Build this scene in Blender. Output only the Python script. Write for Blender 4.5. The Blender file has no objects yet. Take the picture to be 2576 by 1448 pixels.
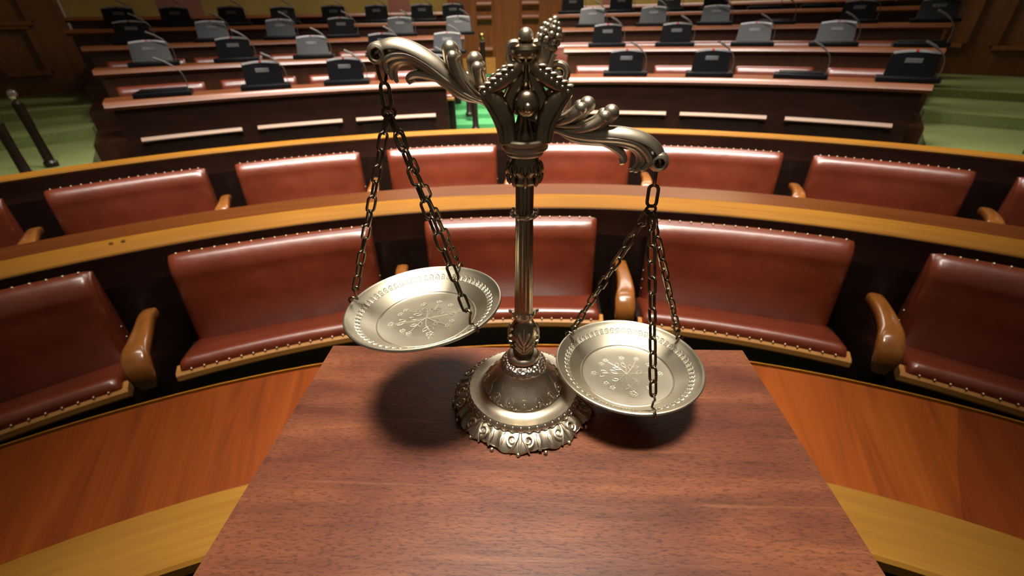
import bpy, bmesh, math, random
from math import sin, cos, pi, radians as R_, sqrt, atan2
from mathutils import Vector, Matrix
random.seed(7)
SC = bpy.context.scene
COL = SC.collection
CY = -1.1            # all curved rows share one centre, (0, CY)

# ------------------------------------------------------------------ materials
def new_mat(name):
    m = bpy.data.materials.new(name); m.use_nodes = True
    nt = m.node_tree; b = nt.nodes['Principled BSDF']
    return m, nt, b
def N(nt, t, **kw):
    n = nt.nodes.new(t)
    for k, v in kw.items(): setattr(n, k, v)
    return n
def ramp(nt, stops, interp='LINEAR'):
    r = N(nt, 'ShaderNodeValToRGB'); cr = r.color_ramp; cr.interpolation = interp
    while len(cr.elements) < len(stops): cr.elements.new(.5)
    for e, (p, c) in zip(cr.elements, stops): e.position = p; e.color = (*c, 1)
    return r
def coords(nt, kind, scale, rot=(0, 0, 0)):
    tc = N(nt, 'ShaderNodeTexCoord'); mp = N(nt, 'ShaderNodeMapping')
    mp.inputs['Scale'].default_value = scale; mp.inputs['Rotation'].default_value = rot
    nt.links.new(tc.outputs[kind], mp.inputs['Vector'])
    return mp.outputs['Vector']
def noise(nt, vec, scale=1, detail=4, rough=.55, dist=0):
    n = N(nt, 'ShaderNodeTexNoise'); n.inputs['Scale'].default_value = scale
    n.inputs['Detail'].default_value = detail; n.inputs['Roughness'].default_value = rough
    n.inputs['Distortion'].default_value = dist
    nt.links.new(vec, n.inputs['Vector']); return n.outputs['Fac']
def mixc(nt, fac, a, b, mode='MIX'):
    m = N(nt, 'ShaderNodeMix', data_type='RGBA', blend_type=mode)
    for sock, v in ((m.inputs[0], fac), (m.inputs[6], a), (m.inputs[7], b)):
        if hasattr(v, 'is_linked'): nt.links.new(v, sock)
        elif isinstance(v, (int, float)): sock.default_value = v
        else: sock.default_value = (*v, 1)
    return m.outputs[2]
def bump(nt, b, h, strength=.2, dist=.01):
    bp = N(nt, 'ShaderNodeBump'); bp.inputs['Strength'].default_value = strength
    bp.inputs['Distance'].default_value = dist
    nt.links.new(h, bp.inputs['Height']); nt.links.new(bp.outputs['Normal'], b.inputs['Normal'])

def wood(name, c1, c2, kind='UV', scale=(1, 12, 1), rough=.35, coat=.3, detail=6, c3=None, band=None, spec=.5, coat_rough=.12):
    """grain stretched along the axis with the smallest scale"""
    m, nt, b = new_mat(name)
    v = coords(nt, kind, scale)
    f = noise(nt, v, 1, detail, .6, .6)
    r = ramp(nt, [(.25, c1), (.75, c2)]); nt.links.new(f, r.inputs['Fac'])
    col = r.outputs['Color']
    if c3:
        v2 = coords(nt, kind, tuple(s * 3.1 for s in scale))
        f2 = noise(nt, v2, 1.7, 3, .7)
        r2 = ramp(nt, [(.5, (0, 0, 0)), (.72, (1, 1, 1))]); nt.links.new(f2, r2.inputs['Fac'])
        col = mixc(nt, r2.outputs['Color'], col, c3)
    if band:
        v3 = coords(nt, kind, band[0]); f3 = noise(nt, v3, 1, 1, .4)
        r3 = ramp(nt, [(.35, band[1]), (.65, band[2])]); nt.links.new(f3, r3.inputs['Fac'])
        col = mixc(nt, .8, col, r3.outputs['Color'], 'MULTIPLY')
    nt.links.new(col, b.inputs['Base Color'])
    b.inputs['Roughness'].default_value = rough
    b.inputs['Specular IOR Level'].default_value = spec
    b.inputs['Coat Weight'].default_value = coat; b.inputs['Coat Roughness'].default_value = coat_rough
    return m
def plain(name, c, rough=.5, metal=0, coat=0, spec=.5, var=.12, vs=20):
    m, nt, b = new_mat(name)
    f = noise(nt, coords(nt, 'Object', (1, 1, 1)), vs, 3)
    r = ramp(nt, [(.3, tuple(x * (1 - var) for x in c)), (.7, tuple(min(1, x * (1 + var)) for x in c))])
    nt.links.new(f, r.inputs['Fac']); nt.links.new(r.outputs['Color'], b.inputs['Base Color'])
    b.inputs['Roughness'].default_value = rough; b.inputs['Metallic'].default_value = metal
    b.inputs['Coat Weight'].default_value = coat; b.inputs['Specular IOR Level'].default_value = spec
    return m

M = {}
M['mahogany'] = wood('dark_mahogany', (.012, .0045, .003), (.03, .010, .006), 'Object', (3, 3, 14), .35, .2, spec=.35)
M['tierwood'] = wood('tier_desk_wood', (.16, .045, .014), (.30, .095, .028), 'UV', (2, 30, 1), .35, .3)
M['tierpanel'] = wood('tier_panel_wood', (.035, .012, .006), (.075, .025, .010), 'UV', (20, 3, 1), .4, .15, spec=.35)
M['desk_red'] = wood('polished_red_wood', (.13, .034, .007), (.22, .062, .012), 'UV', (1.5, 40, 1), .3, 1.0, coat_rough=.05)
M['desk_yellow'] = wood('golden_bevel_wood', (.26, .102, .008), (.38, .165, .016), 'UV', (2, 50, 1), .5, 0, spec=.12,
                        band=((1.3, .1, 1), (.75, .7, .6), (1, 1, 1)))
M['seatwood'] = wood('golden_seat_wood', (.34, .14, .03), (.58, .27, .07), 'Object', (4, 60, 60), .35, .25)
M['armwood'] = wood('honey_armrest_wood', (.20, .064, .012), (.34, .122, .024), 'Object', (40, 5, 30), .25, .6)
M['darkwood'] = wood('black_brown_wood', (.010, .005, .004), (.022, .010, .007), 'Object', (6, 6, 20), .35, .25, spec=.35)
M['sheenwood'] = wood('ledge_sheen_wood', (.38, .25, .18), (.52, .36, .27), 'UV', (2, 30, 1), .35, .3)  # ledge wood with its whitish-pink sheen put into the colour
M['wallwood'] = wood('wall_panel_wood', (.16, .055, .014), (.30, .11, .028), 'Object', (10, 10, 1.2), .4, .2)
M['doorwood'] = wood('door_wood', (.14, .040, .007), (.24, .072, .012), 'Object', (14, 14, 1.5), .35, .3)
M['plinthwood'] = wood('door_plinth_wood', (.45, .19, .04), (.62, .28, .06), 'Object', (3, 3, 18), .35, .3)

# desk veneer: radial boards, each with its own tone, slightly skewed
def veneer():
    m, nt, b = new_mat('orange_radial_veneer')
    tc = N(nt, 'ShaderNodeTexCoord'); mp = N(nt, 'ShaderNodeMapping')
    mp.inputs['Rotation'].default_value = (0, 0, R_(-14))
    mp.inputs['Scale'].default_value = (4.2, 4.2, 1)
    nt.links.new(tc.outputs['UV'], mp.inputs['Vector'])
    sx = N(nt, 'ShaderNodeSeparateXYZ'); nt.links.new(mp.outputs['Vector'], sx.inputs[0])
    fl = N(nt, 'ShaderNodeMath', operation='FLOOR'); nt.links.new(sx.outputs['X'], fl.inputs[0])
    wn = N(nt, 'ShaderNodeTexWhiteNoise', noise_dimensions='1D'); nt.links.new(fl.outputs[0], wn.inputs['W'])
    v = N(nt, 'ShaderNodeMapping'); v.inputs['Scale'].default_value = (26, 1.6, 1); v.inputs['Rotation'].default_value = (0, 0, R_(-16))
    nt.links.new(tc.outputs['UV'], v.inputs['Vector'])
    f = noise(nt, v.outputs['Vector'], 1, 5, .55, 1.2)
    r = ramp(nt, [(.25, (.17, .034, .002)), (.5, (.28, .058, .004)), (.8, (.36, .092, .008))]); nt.links.new(f, r.inputs['Fac'])
    r2 = ramp(nt, [(0, (.66, .58, .55)), (1, (1, 1, 1))]); nt.links.new(wn.outputs['Value'], r2.inputs['Fac'])
    nt.links.new(mixc(nt, 1.0, r.outputs['Color'], r2.outputs['Color'], 'MULTIPLY'), b.inputs['Base Color'])
    b.inputs['Roughness'].default_value = .5; b.inputs['Specular IOR Level'].default_value = .25
    return m
M['veneer'] = veneer()
M['deskband'] = wood('yellow_border_wood', (.24, .105, .010), (.35, .17, .022), 'UV', (1.4, 45, 1), .5, .0, spec=.25,
                     c3=(.26, .11, .015), coat_rough=.2)
def boxwood():
    m, nt, b = new_mat('merbau_box_wood')
    f = noise(nt, coords(nt, 'Object', (5, 48, 48)), 1, 8, .68, .5)
    r = ramp(nt, [(.25, (.090, .028, .014)), (.5, (.18, .057, .025)), (.75, (.29, .10, .040))]); nt.links.new(f, r.inputs['Fac'])
    f2 = noise(nt, coords(nt, 'Object', (160, 650, 650)), 1, 3, .65)          # dark pores
    r2 = ramp(nt, [(.50, (1, 1, 1)), (.64, (.50, .45, .48))]); nt.links.new(f2, r2.inputs['Fac'])
    c = mixc(nt, 1, r.outputs['Color'], r2.outputs['Color'], 'MULTIPLY')
    f3 = noise(nt, coords(nt, 'Object', (7, 210, 60)), 1, 2, .5, .3)          # thin pale streaks
    r3 = ramp(nt, [(.62, (0, 0, 0)), (.72, (.3, .3, .3))]); nt.links.new(f3, r3.inputs['Fac'])
    c = mixc(nt, r3.outputs['Color'], c, (.36, .145, .066))
    f4 = noise(nt, coords(nt, 'Object', (6, 13, 13)), 1, 4, .6)          # purple-brown patches
    r4 = ramp(nt, [(.40, (1, 1, 1)), (.62, (.60, .50, .58))]); nt.links.new(f4, r4.inputs['Fac'])
    c = mixc(nt, .9, c, r4.outputs['Color'], 'MULTIPLY')
    nt.links.new(c, b.inputs['Base Color'])
    b.inputs['Roughness'].default_value = .5
    b.inputs['Specular IOR Level'].default_value = .4
    bump(nt, b, f2, .25, .001)
    return m
M['boxwood'] = boxwood()
def leather(name, c1, c2):
    m, nt, b = new_mat(name)
    f = noise(nt, coords(nt, 'Object', (1, 1, 1)), 7, 4, .6, .4)
    r = ramp(nt, [(.3, c1), (.7, c2)]); nt.links.new(f, r.inputs['Fac'])
    nt.links.new(r.outputs['Color'], b.inputs['Base Color'])
    b.inputs['Roughness'].default_value = .36; b.inputs['Specular IOR Level'].default_value = .6; b.inputs['Coat Weight'].default_value = 1; b.inputs['Coat Roughness'].default_value = .25
    f2 = noise(nt, coords(nt, 'Object', (1, 1, 1)), 160, 3, .6)
    f3 = noise(nt, coords(nt, 'Object', (1, 1, 1)), 9, 2, .5)
    ad = N(nt, 'ShaderNodeMath', operation='MULTIPLY_ADD'); nt.links.new(f2, ad.inputs[0]); ad.inputs[1].default_value = .08
    nt.links.new(f3, ad.inputs[2])
    bump(nt, b, ad.outputs[0], .35, .012)
    return m
M['leather'] = leather('red_brown_leather', (.145, .023, .007), (.20, .035, .012))
M['brass_nail'] = plain('nail_head_metal', (.62, .50, .34), .35, 1)
M['carpet'] = plain('green_carpet', (.28, .325, .115), .95, 0, 0, .1, .18, 40)
M['mint'] = plain('mint_carpet', (.075, .28, .105), .95, 0, 0, .1, .12, 40)
M['dkcarpet'] = plain('dark_olive_carpet', (.05, .045, .022), .95, 0, 0, .1, .25, 60)
M['black'] = plain('black_plastic', (.005, .005, .006), .36, 0, 0, .25)
M['greytrim'] = plain('grey_plastic', (.30, .29, .29), .4, 0, 0, .5)
M['badge'] = plain('grey_badge', (.085, .085, .083), .5)
M['reddot'] = plain('red_plastic', (.35, .02, .015), .4)
M['gooseneck'] = plain('gooseneck_metal', (.16, .15, .14), .4, .6)
M['brass'] = plain('brass', (.75, .48, .2), .25, 1)
M['chrome'] = plain('pale_metal', (.72, .70, .68), .25, 1)
M['strip'] = plain('aluminium_nosing', (.45, .44, .40), .35, 1)
M['yellowpanel'] = plain('yellow_panel', (.50, .34, .09), .45, 0, .1, .4, .15, 1.5)
M['pinkpanel'] = plain('pink_panel', (.42, .17, .12), .45, 0, .1, .4, .15, 1.5)
M['ceil'] = plain('cream_plaster', (.55, .48, .38), .9)
def metal(name, hi, lo, rough, bstr=.12, bs=260):
    m, nt, b = new_mat(name)
    f = noise(nt, coords(nt, 'Object', (1, 1, 1)), 55, 4, .6)
    r = ramp(nt, [(.3, lo), (.62, hi)]); nt.links.new(f, r.inputs['Fac'])
    nt.links.new(r.outputs['Color'], b.inputs['Base Color'])
    b.inputs['Metallic'].default_value = 1; b.inputs['Roughness'].default_value = rough
    f2 = noise(nt, coords(nt, 'Object', (1, 1, 1)), bs, 2, .5)
    bump(nt, b, f2, bstr, .0006)
    return m
M['pewter'] = metal('antique_pewter', (.60, .53, .42), (.44, .38, .285), .40)
M['pan'] = metal('satin_nickel', (.56, .51, .40), (.50, .45, .345), .40, .04)
M['panrelief'] = metal('bright_relief_metal', (.88, .85, .74), (.82, .78, .66), .42, .04)
M['colmetal'] = metal('dark_reflection_metal', (.36, .29, .20), (.26, .20, .125), .27)  # darker brown base puts the stem's dark reflections into the colour
M['chainm'] = metal('dark_bronze', (.17, .135, .09), (.09, .07, .045), .32)
def hammered():
    m, nt, b = new_mat('hammered_pewter')
    b.inputs['Base Color'].default_value = (.50, .45, .37, 1); b.inputs['Metallic'].default_value = 1
    b.inputs['Roughness'].default_value = .3
    vo = N(nt, 'ShaderNodeTexVoronoi'); vo.inputs['Scale'].default_value = 380
    nt.links.new(coords(nt, 'Object', (1, 1, 1)), vo.inputs['Vector'])
    bump(nt, b, vo.outputs['Distance'], .8, .0012); return m
M['hammered'] = hammered()

# ------------------------------------------------------------------ object helpers
def tag(o, label=None, cat=None, group=None, kind=None):
    if label: o['label'] = label
    if cat: o['category'] = cat
    if group: o['group'] = group
    if kind: o['kind'] = kind
    return o
def smooth(me, ang=35):
    for p in me.polygons: p.use_smooth = True
    try: me.set_sharp_from_angle(angle=R_(ang))
    except Exception: pass
def obj(name, bm, m, parent=None, shift=None, flat=False, scale=None):
    if shift is not None: bmesh.ops.translate(bm, verts=bm.verts, vec=-Vector(shift))
    if scale: bmesh.ops.scale(bm, verts=bm.verts, vec=(scale,) * 3)
    bmesh.ops.recalc_face_normals(bm, faces=bm.faces)
    me = bpy.data.meshes.new(name); bm.to_mesh(me); bm.free()
    if not flat: smooth(me)
    ms = m if isinstance(m, (list, tuple)) else [m]
    for x in ms: me.materials.append(x)
    o = bpy.data.objects.new(name, me); COL.objects.link(o)
    if parent: o.parent = parent
    return o
def thing(name, label, cat, loc=(0, 0, 0), rz=0, group=None):
    o = bpy.data.objects.new(name, None); COL.objects.link(o)
    o.empty_display_size = .05
    o.location = loc; o.rotation_euler = (0, 0, rz)
    return tag(o, label, cat, group)
def dup(root, loc, rz, label, group=None, cat=None):
    r = root.copy(); COL.objects.link(r); r.location = loc; r.rotation_euler = (0, 0, rz); r['label'] = label
    if group: r['group'] = group
    for ch in list(root.children):
        c = ch.copy(); COL.objects.link(c); c.parent = r
        for g in ch.children:
            d = g.copy(); COL.objects.link(d); d.parent = c
    return r
def pol(r, a): return Vector((r * sin(a), CY + r * cos(a), 0))
def struct(name, bm, m, flat=False):
    return tag(obj(name, bm, m, None, flat=flat), kind='structure')

# ------------------------------------------------------------------ mesh helpers
def loft(bm, rings, closed=True, caps=True, uvs=None, mat=0):
    uv = bm.loops.layers.uv.verify()
    V = [[bm.verts.new(p) for p in r] for r in rings]
    n = len(rings[0])
    for i in range(len(V) - 1):
        for j in range(n if closed else n - 1):
            k = (j + 1) % n
            f = bm.faces.new((V[i][j], V[i + 1][j], V[i + 1][k], V[i][k])); f.material_index = mat
            if uvs:
                u, w = uvs
                for l, (a, b) in zip(f.loops, ((i, j), (i + 1, j), (i + 1, j + 1), (i, j + 1))): l[uv].uv = (u[a], w[b])
    if caps and closed:
        for r in (V[0], V[-1]):
            try:
                f = bm.faces.new(r); f.material_index = mat
            except ValueError: pass
    return V
def arc(bm, prof, a0, a1, n=48, mat=0, closed=True):
    """sweep a closed (radius, z) profile about (0, CY); angles in degrees from +Y"""
    rings, u = [], []
    r0 = sum(p[0] for p in prof) / len(prof)
    for i in range(n + 1):
        a = R_(a0 + (a1 - a0) * i / n)
        rings.append([pol(r, a) + Vector((0, 0, z)) for r, z in prof]); u.append(a * r0)
    w = [0]
    for i in range(len(prof)):
        p, q = prof[i], prof[(i + 1) % len(prof)]
        w.append(w[-1] + math.hypot(q[0] - p[0], q[1] - p[1]))
    loft(bm, rings, closed, True, (u, w), mat)
def box(bm, x0, x1, y0, y1, z0, z1, bev=0, seg=2, mtx=None, mat=0):
    vs = [bm.verts.new((x, y, z)) for x in (x0, x1) for y in (y0, y1) for z in (z0, z1)]
    fs = [bm.faces.new([vs[i] for i in q]) for q in ((0, 1, 3, 2), (4, 6, 7, 5), (0, 4, 5, 1), (2, 3, 7, 6), (0, 2, 6, 4), (1, 5, 7, 3))]
    for f in fs: f.material_index = mat
    geo = vs
    if bev:
        es = list({e for f in fs for e in f.edges})
        r = bmesh.ops.bevel(bm, geom=es, offset=bev, segments=seg, profile=.5, affect='EDGES')
        geo = list({v for f in r['faces'] for v in f.verts} | {v for v in vs if v.is_valid})
        for f in r['faces']: f.material_index = mat
    if mtx is not None: bmesh.ops.transform(bm, matrix=mtx, verts=geo)
    return geo
def lathe(bm, prof, n=48, c=(0, 0, 0), mod=None, mat=0, caps=True):
    rings = []
    for r, z in prof:
        ring = []
        for j in range(n):
            a = 2 * pi * j / n
            rr, zz = (mod(r, z, a) if mod else (r, z))
            ring.append(Vector((c[0] + rr * cos(a), c[1] + rr * sin(a), c[2] + zz)))
        rings.append(ring)
    loft(bm, rings, True, caps, None, mat)
def tube(bm, pts, rad, n=8, closed=False, flat=1.0, up=Vector((0, 1, 0)), mat=0):
    """round (or flattened) tube; flat scales the section along `up`"""
    pts = [Vector(p) for p in pts]; m = len(pts)
    rd = rad if isinstance(rad, (list, tuple)) else [rad] * m
    rings = []
    for i, p in enumerate(pts):
        if closed: t = pts[(i + 1) % m] - pts[i - 1]
        else: t = pts[min(i + 1, m - 1)] - pts[max(i - 1, 0)]
        t.normalize()
        b = up - t * up.dot(t)
        if b.length < 1e-4: b = Vector((0, 0, 1)) - t * t.z
        b.normalize(); nn = t.cross(b)
        rings.append([p + rd[i] * (cos(2 * pi * j / n) * nn + flat * sin(2 * pi * j / n) * b) for j in range(n)])
    if closed: rings.append(rings[0]); 
    if closed:
        V = [[bm.verts.new(q) for q in r] for r in rings[:-1]]
        for i in range(m):
            for j in range(n):
                k = (j + 1) % n; bm.faces.new((V[i][j], V[(i + 1) % m][j], V[(i + 1) % m][k], V[i][k])).material_index = mat
    else: loft(bm, rings, True, True, None, mat)
def ball(bm, c, r, n=10, sc=(1, 1, 1), mat=0):
    mt = Matrix.Translation(c) @ Matrix.Diagonal((*sc, 1))
    g = bmesh.ops.create_uvsphere(bm, u_segments=n, v_segments=max(6, n * 2 // 3), radius=r, matrix=mt)
    for f in {f for v in g['verts'] for f in v.link_faces}: f.material_index = mat
def spline(pts, n=6):
    """Catmull-Rom through points (tuples of any length)"""
    P = [tuple(p) for p in pts]; out = []
    for i in range(len(P) - 1):
        p0, p1, p2, p3 = P[max(i - 1, 0)], P[i], P[i + 1], P[min(i + 2, len(P) - 1)]
        for k in range(n):
            t = k / n
            out.append(tuple(.5 * (2 * b + (c - a) * t + (2 * a - 5 * b + 4 * c - d) * t * t + (3 * b - a - 3 * c + d) * t ** 3)
                             for a, b, c, d in zip(p0, p1, p2, p3)))
    out.append(P[-1]); return out
def spiral(cx, cz, r0, r1, a0, turns, n=20):
    return [(cx + (r0 + (r1 - r0) * i / n) * cos(a0 + turns * 2 * pi * i / n), cz + (r0 + (r1 - r0) * i / n) * sin(a0 + turns * 2 * pi * i / n)) for i in range(n + 1)]

# ================================================================== SETTING
bm = bmesh.new(); arc(bm, [(.2, -.08), (14.5, -.08), (14.5, 0), (.2, 0)], -84, 84, 60)
struct('floor', bm, M['dkcarpet'])
bm = bmesh.new(); arc(bm, [(2.14, 0), (2.58, 0), (2.58, .15), (2.14, .15)], -80, 80, 60)
struct('floor.001', bm, M['dkcarpet'])                       # footrest step in front of the nearest seats
bm = bmesh.new(); arc(bm, [(2.135, .13), (2.16, .13), (2.16, .155), (2.135, .155)], -80, 80, 60)
struct('trim_1', bm, M['strip'])
# wide side stairs and the tiers between them
bm = bmesh.new()
for s in (-1, 1):
    for r0, r1, z in ((5.6, 8.28, .30), (8.28, 9.65, .42), (9.65, 11.9, .52)):
        a = (36.9 * s, 84 * s)
        arc(bm, [(r0, 0), (r1, 0), (r1, z), (r0, z)], min(a), max(a), 24)
struct('floor.002', bm, M['carpet'])
TZ = [.11, .34, .54, .73, .90]                              # tier floors
bm = bmesh.new()
for k, z in enumerate(TZ):
    r0 = 6.5 + 1.1 * k - (.35 if k == 0 else 0); r1 = 6.5 + 1.1 * (k + 1) + (.6 if k == 4 else 0)
    for a, b in ((-36.9, -5.7), (5.7, 36.9)):
        arc(bm, [(r0, 0), (r1, 0), (r1, z), (r0, z)], a, b, 20)
struct('floor.003', bm, M['tierpanel'])
bm = bmesh.new()
zz = .08
for i in range(10):
    r0 = 6.0 + .42 * i
    arc(bm, [(r0, 0), (r0 + .42, 0), (r0 + .42, zz), (r0, zz)], -5.7, 5.7, 6); zz += .058
struct('floor.004', bm, M['mint'])

def panel_wall(name, a0, a1, R, h, pan, wood_m, z0=0):
    """panelled wall: slab plus stiles, each panel with a sill moulding that catches light"""
    bm = bmesh.new(); arc(bm, [(R, z0), (R + .12, z0), (R + .12, h), (R, h)], a0, a1, 24)
    w = struct(name, bm, wood_m)
    bm = bmesh.new()
    for (p0, p1, q0, q1) in pan:
        for (c0, c1, e0, e1) in ((p0, p1, q0 - .06, q0), (p0, p1, q1, q1 + .05)):
            arc(bm, [(R - .07, e0), (R, e0 - .02), (R, e1), (R - .05, e1)], c0, c1, 6)
        for c in (p0, p1):
            arc(bm, [(R - .05, q0), (R, q0), (R, q1), (R - .05, q1)], c - .25, c + .25, 2)
    return struct(name + '_moulding', bm, wood_m)
m = panel_wall('wall_left', -84, -36.9, 11.9, 5.2, [(-41.7, -39.2, .86, 1.45), (-41.2, -38.9, 1.56, 2.6), (-46.5, -43.5, .86, 2.6), (-51.5, -48, .86, 2.6)], M['wallwood']); m.name = 'trim_2'
m = panel_wall('wall_right', 36.9, 84, 11.9, 5.2, [(37.4, 38.9, .98, 2.6), (40.7, 43.6, .95, 2.6), (45.4, 48.4, .95, 2.6), (50, 53, .95, 2.6)], M['wallwood']); m.name = 'trim_3'
bm = bmesh.new()
cuts = [-37, -30.9, -27.6, -20, -11.6, -9.5, -5, 0, 5, 9.5, 12.2, 20, 27.6, 30.9, 37]
for i in range(len(cuts) - 1):
    arc(bm, [(12.7, 0), (12.82, 0), (12.82, 5.2), (12.7, 5.2)], cuts[i], cuts[i + 1], 4, mat=1 if i in (1, 4, 9, 12) else 0)
struct('wall_back', bm, [M['yellowpanel'], M['pinkpanel']])
bm = bmesh.new(); arc(bm, [(.3, 5.2), (14.5, 5.2), (14.5, 5.3), (.3, 5.3)], -84, 84, 40)
struct('ceiling', bm, M['ceil'])

# panelled door at the head of the aisle
bm = bmesh.new(); RD = 10.1
arc(bm, [(RD, .3), (RD + .14, .3), (RD + .14, 3.4), (RD, 3.4)], -5.7, 5.7, 8)
d = struct('door_1', bm, M['doorwood'])
bm = bmesh.new(); arc(bm, [(RD - .10, .3), (RD, .3), (RD, 3.4), (RD - .10, 3.4)], -1.15, 1.3, 4)
obj('center_post', bm, M['doorwood'], d)
for a, b in ((-5.7, -1.2), (1.35, 5.7)):
    bm = bmesh.new(); arc(bm, [(RD - .05, .3), (RD, .3), (RD, .86), (RD - .05, .86)], a, b, 4)
    obj('plinth', bm, M['plinthwood'], d)
for a, b in ((-2.9, -1.45), (1.55, 3.2)):
    for z in (.98, 1.46, 1.66):
        bm = bmesh.new(); arc(bm, [(RD - .10, z - .005), (RD, z - .06), (RD, z + .05), (RD - .02, z + .05), (RD - .10, z + .012)], a, b, 4)
        obj('panel_moulding', bm, M['tierwood'], d)

# ================================================================== FRONT CURVED TABLE
t = thing('curved_table', 'glossy orange wood curved table with yellow inner border beneath the box', 'table', (0, .62, 0))
sh = (0, .62, 0)
bm = bmesh.new(); arc(bm, [(1.66, .715), (1.955, .715), (1.962, .722), (1.962, .734), (1.955, .74), (1.66, .74)], -82, 82, 90)
obj('tabletop', bm, M['veneer'], t, sh)
bm = bmesh.new(); arc(bm, [(1.54, .715), (1.66, .715), (1.66, .7402), (1.545, .7402), (1.54, .735)], -82, 82, 90)
o = obj('border', bm, M['deskband'], t, sh); o['label'] = 'yellow wood border along the inner edge'
bm = bmesh.new(); arc(bm, [(1.962, .70), (1.968, .70), (1.968, .738), (1.966, .742), (1.962, .742)], -82, 82, 90)
obj('edge_lip', bm, M['desk_yellow'], t, sh)
bm = bmesh.new(); arc(bm, [(1.88, .0), (1.91, .0), (1.91, .715), (1.88, .715)], -82, 82, 90)
obj('modesty_panel', bm, M['mahogany'], t, sh)

# ================================================================== LEATHER SEATS
bm = bmesh.new(); ball(bm, (0, 0, 0), 1, 8, (1, 1, .8))
NAIL = bpy.data.meshes.new('upholstery_nail'); bm.to_mesh(NAIL); bm.free(); smooth(NAIL, 80); NAIL.materials.append(M['brass_nail'])
def make_seat(name, label, W, RB, group, nails=True):
    t = thing(name, label, 'seat', (0, 0, 0), 0, group)
    def bend(x, y): 
        a = x / RB; rr = RB + y
        return rr * sin(a), rr * cos(a) - RB
    ns = 28
    S = [-1 + 2 * i / ns for i in range(ns + 1)]
    S = [s * (1 - .0) for s in S]
    # backrest: pillow lofted across the width
    rings, u = [], []
    for s in [-1, -.993, -.975, -.945] + [x for x in S if abs(x) < .93] + [.945, .975, .993, 1]:
        d = max(0, (abs(s) * W / 2 - (W / 2 - .035)) / .035); k = sqrt(max(0, 1 - d * d))
        puff = .018 * (1 - abs(s) ** 3)
        prof = []
        zt = .715 - .012 * (1 - k); zb = .33
        front = []
        for j in range(13):
            q = j / 12; z = zb + (zt - .085 - zb) * q
            y = .100 + (.140 - .100) * q + .05 - (.03 + .02 * k) - puff * sin(pi * min(1, q * .9)) * .9 * k
            front.append((y, z))
        y0, z0 = front[-1]
        roll = [(y0 + .068 * (1 - cos(th)), z0 + .085 * sin(th)) for th in [pi / 2 * i / 9 for i in range(1, 10)]]
        back = [(.225, zt - .004), (.225, .33)]
        loop = front + roll + back
        rings.append([Vector((*bend(s * W / 2, y), z)) for y, z in loop])
    bm = bmesh.new(); loft(bm, rings)
    b = obj('backrest', bm, M['leather'], t)
    def nail(p, par, r):
        if not nails: return
        o = bpy.data.objects.new('upholstery_nail', NAIL); COL.objects.link(o); o.parent = par; o.location = p; o.scale = (r, r, r)
    nn = 17
    for i in range(nn):
        x = (-.5 + (i + .5) / nn) * (W - .02); nail((*bend(x, .205), .7165), b, .0050)
    for sx in (-1, 1):
        for i in range(3):
            q = .12 + .13 * i; nail((*bend(sx * (W / 2 + .0005), .17 + .05 * q), .36 + .33 * q), b, .0034)
    # cushion
    rings = []
    for s in [-1, -.993, -.975, -.945] + [x for x in S if abs(x) < .93] + [.945, .975, .993, 1]:
        d = max(0, (abs(s) * W / 2 - (W / 2 - .03)) / .03); k = sqrt(max(0, 1 - d * d))
        sag = .018 * (1 - s * s)
        top = []
        for j in range(10):
            q = j / 9; y = .15 - .265 * q; z = .375 + .090 * q ** 1.3 + .012 * sin(pi * q) - sag * .7 * (1 - q) - .022 * (1 - k)
            top.append((y, z))
        y0, z0 = top[-1]
        roll = [(y0 - .030 * sin(th), z0 - .035 * (1 - cos(th))) for th in [pi / 2 * i / 5 for i in range(1, 6)]]
        loop = top + roll + [(-.13, .42), (.15, .34)]
        rings.append([Vector((*bend(s * (W / 2 + .015), y), z)) for y, z in loop])
    bm = bmesh.new(); loft(bm, rings)
    c = obj('seat_cushion', bm, M['leather'], t)
    for i in range(17):
        x = (-.5 + (i + .5) / 17) * (W + .0); nail((*bend(x, -.1470), .4365), c, .0042)
    # golden wood rail and dark riser
    def strip(prof, hw, n=16):
        bm = bmesh.new()
        loft(bm, [[Vector((*bend(-hw + 2 * hw * i / n, y), z)) for y, z in prof] for i in range(n + 1)]); return bm
    obj('seat_rail', strip([(-.150, .396), (-.157, .406), (-.155, .424), (-.146, .431), (-.10, .431), (-.10, .396)], W / 2 + .03), M['seatwood'], t)
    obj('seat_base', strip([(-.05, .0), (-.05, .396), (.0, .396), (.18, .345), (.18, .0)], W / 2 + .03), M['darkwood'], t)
    return t
RA, RBW = 2.655, 3.955
seatA = make_seat('leather_seat', '', .685, 2.80, None)
namesA = {0: 'red-brown leather seat at the centre of the nearest row, right behind the scale column',
          1: 'red-brown leather seat in the nearest row, above the lowered right pan',
          -1: 'red-brown leather seat in the nearest row, left of the raised left pan',
          2: 'red-brown leather seat cut by the right picture edge, nearest row',
          -2: 'red-brown leather seat cut by the left picture edge, nearest row'}
first = True
for i in (0, 1, -1, 2, -2):
    a = R_(19.15 * i); p = pol(RA, a)
    if first:
        seatA.location = p; seatA.rotation_euler = (0, 0, -a); seatA['label'] = namesA[i]; seatA['group'] = 'leather seats of the nearest row'; first = False
    else: dup(seatA, p, -a, namesA[i], 'leather seats of the nearest row')
ordB = ['innermost', 'second from the middle', 'third from the middle', 'outermost']
for s in (-1, 1):
    for j, ad in enumerate((6.25, 18.8, 31.1, 43.4)):
        a = R_(ad * s); p = pol(RBW, a)
        dup(seatA, p, -a, 'red-brown leather seat of the second row, %s on the %s side' % (ordB[j], 'right' if s > 0 else 'left'), 'leather seats of the second row')

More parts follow.
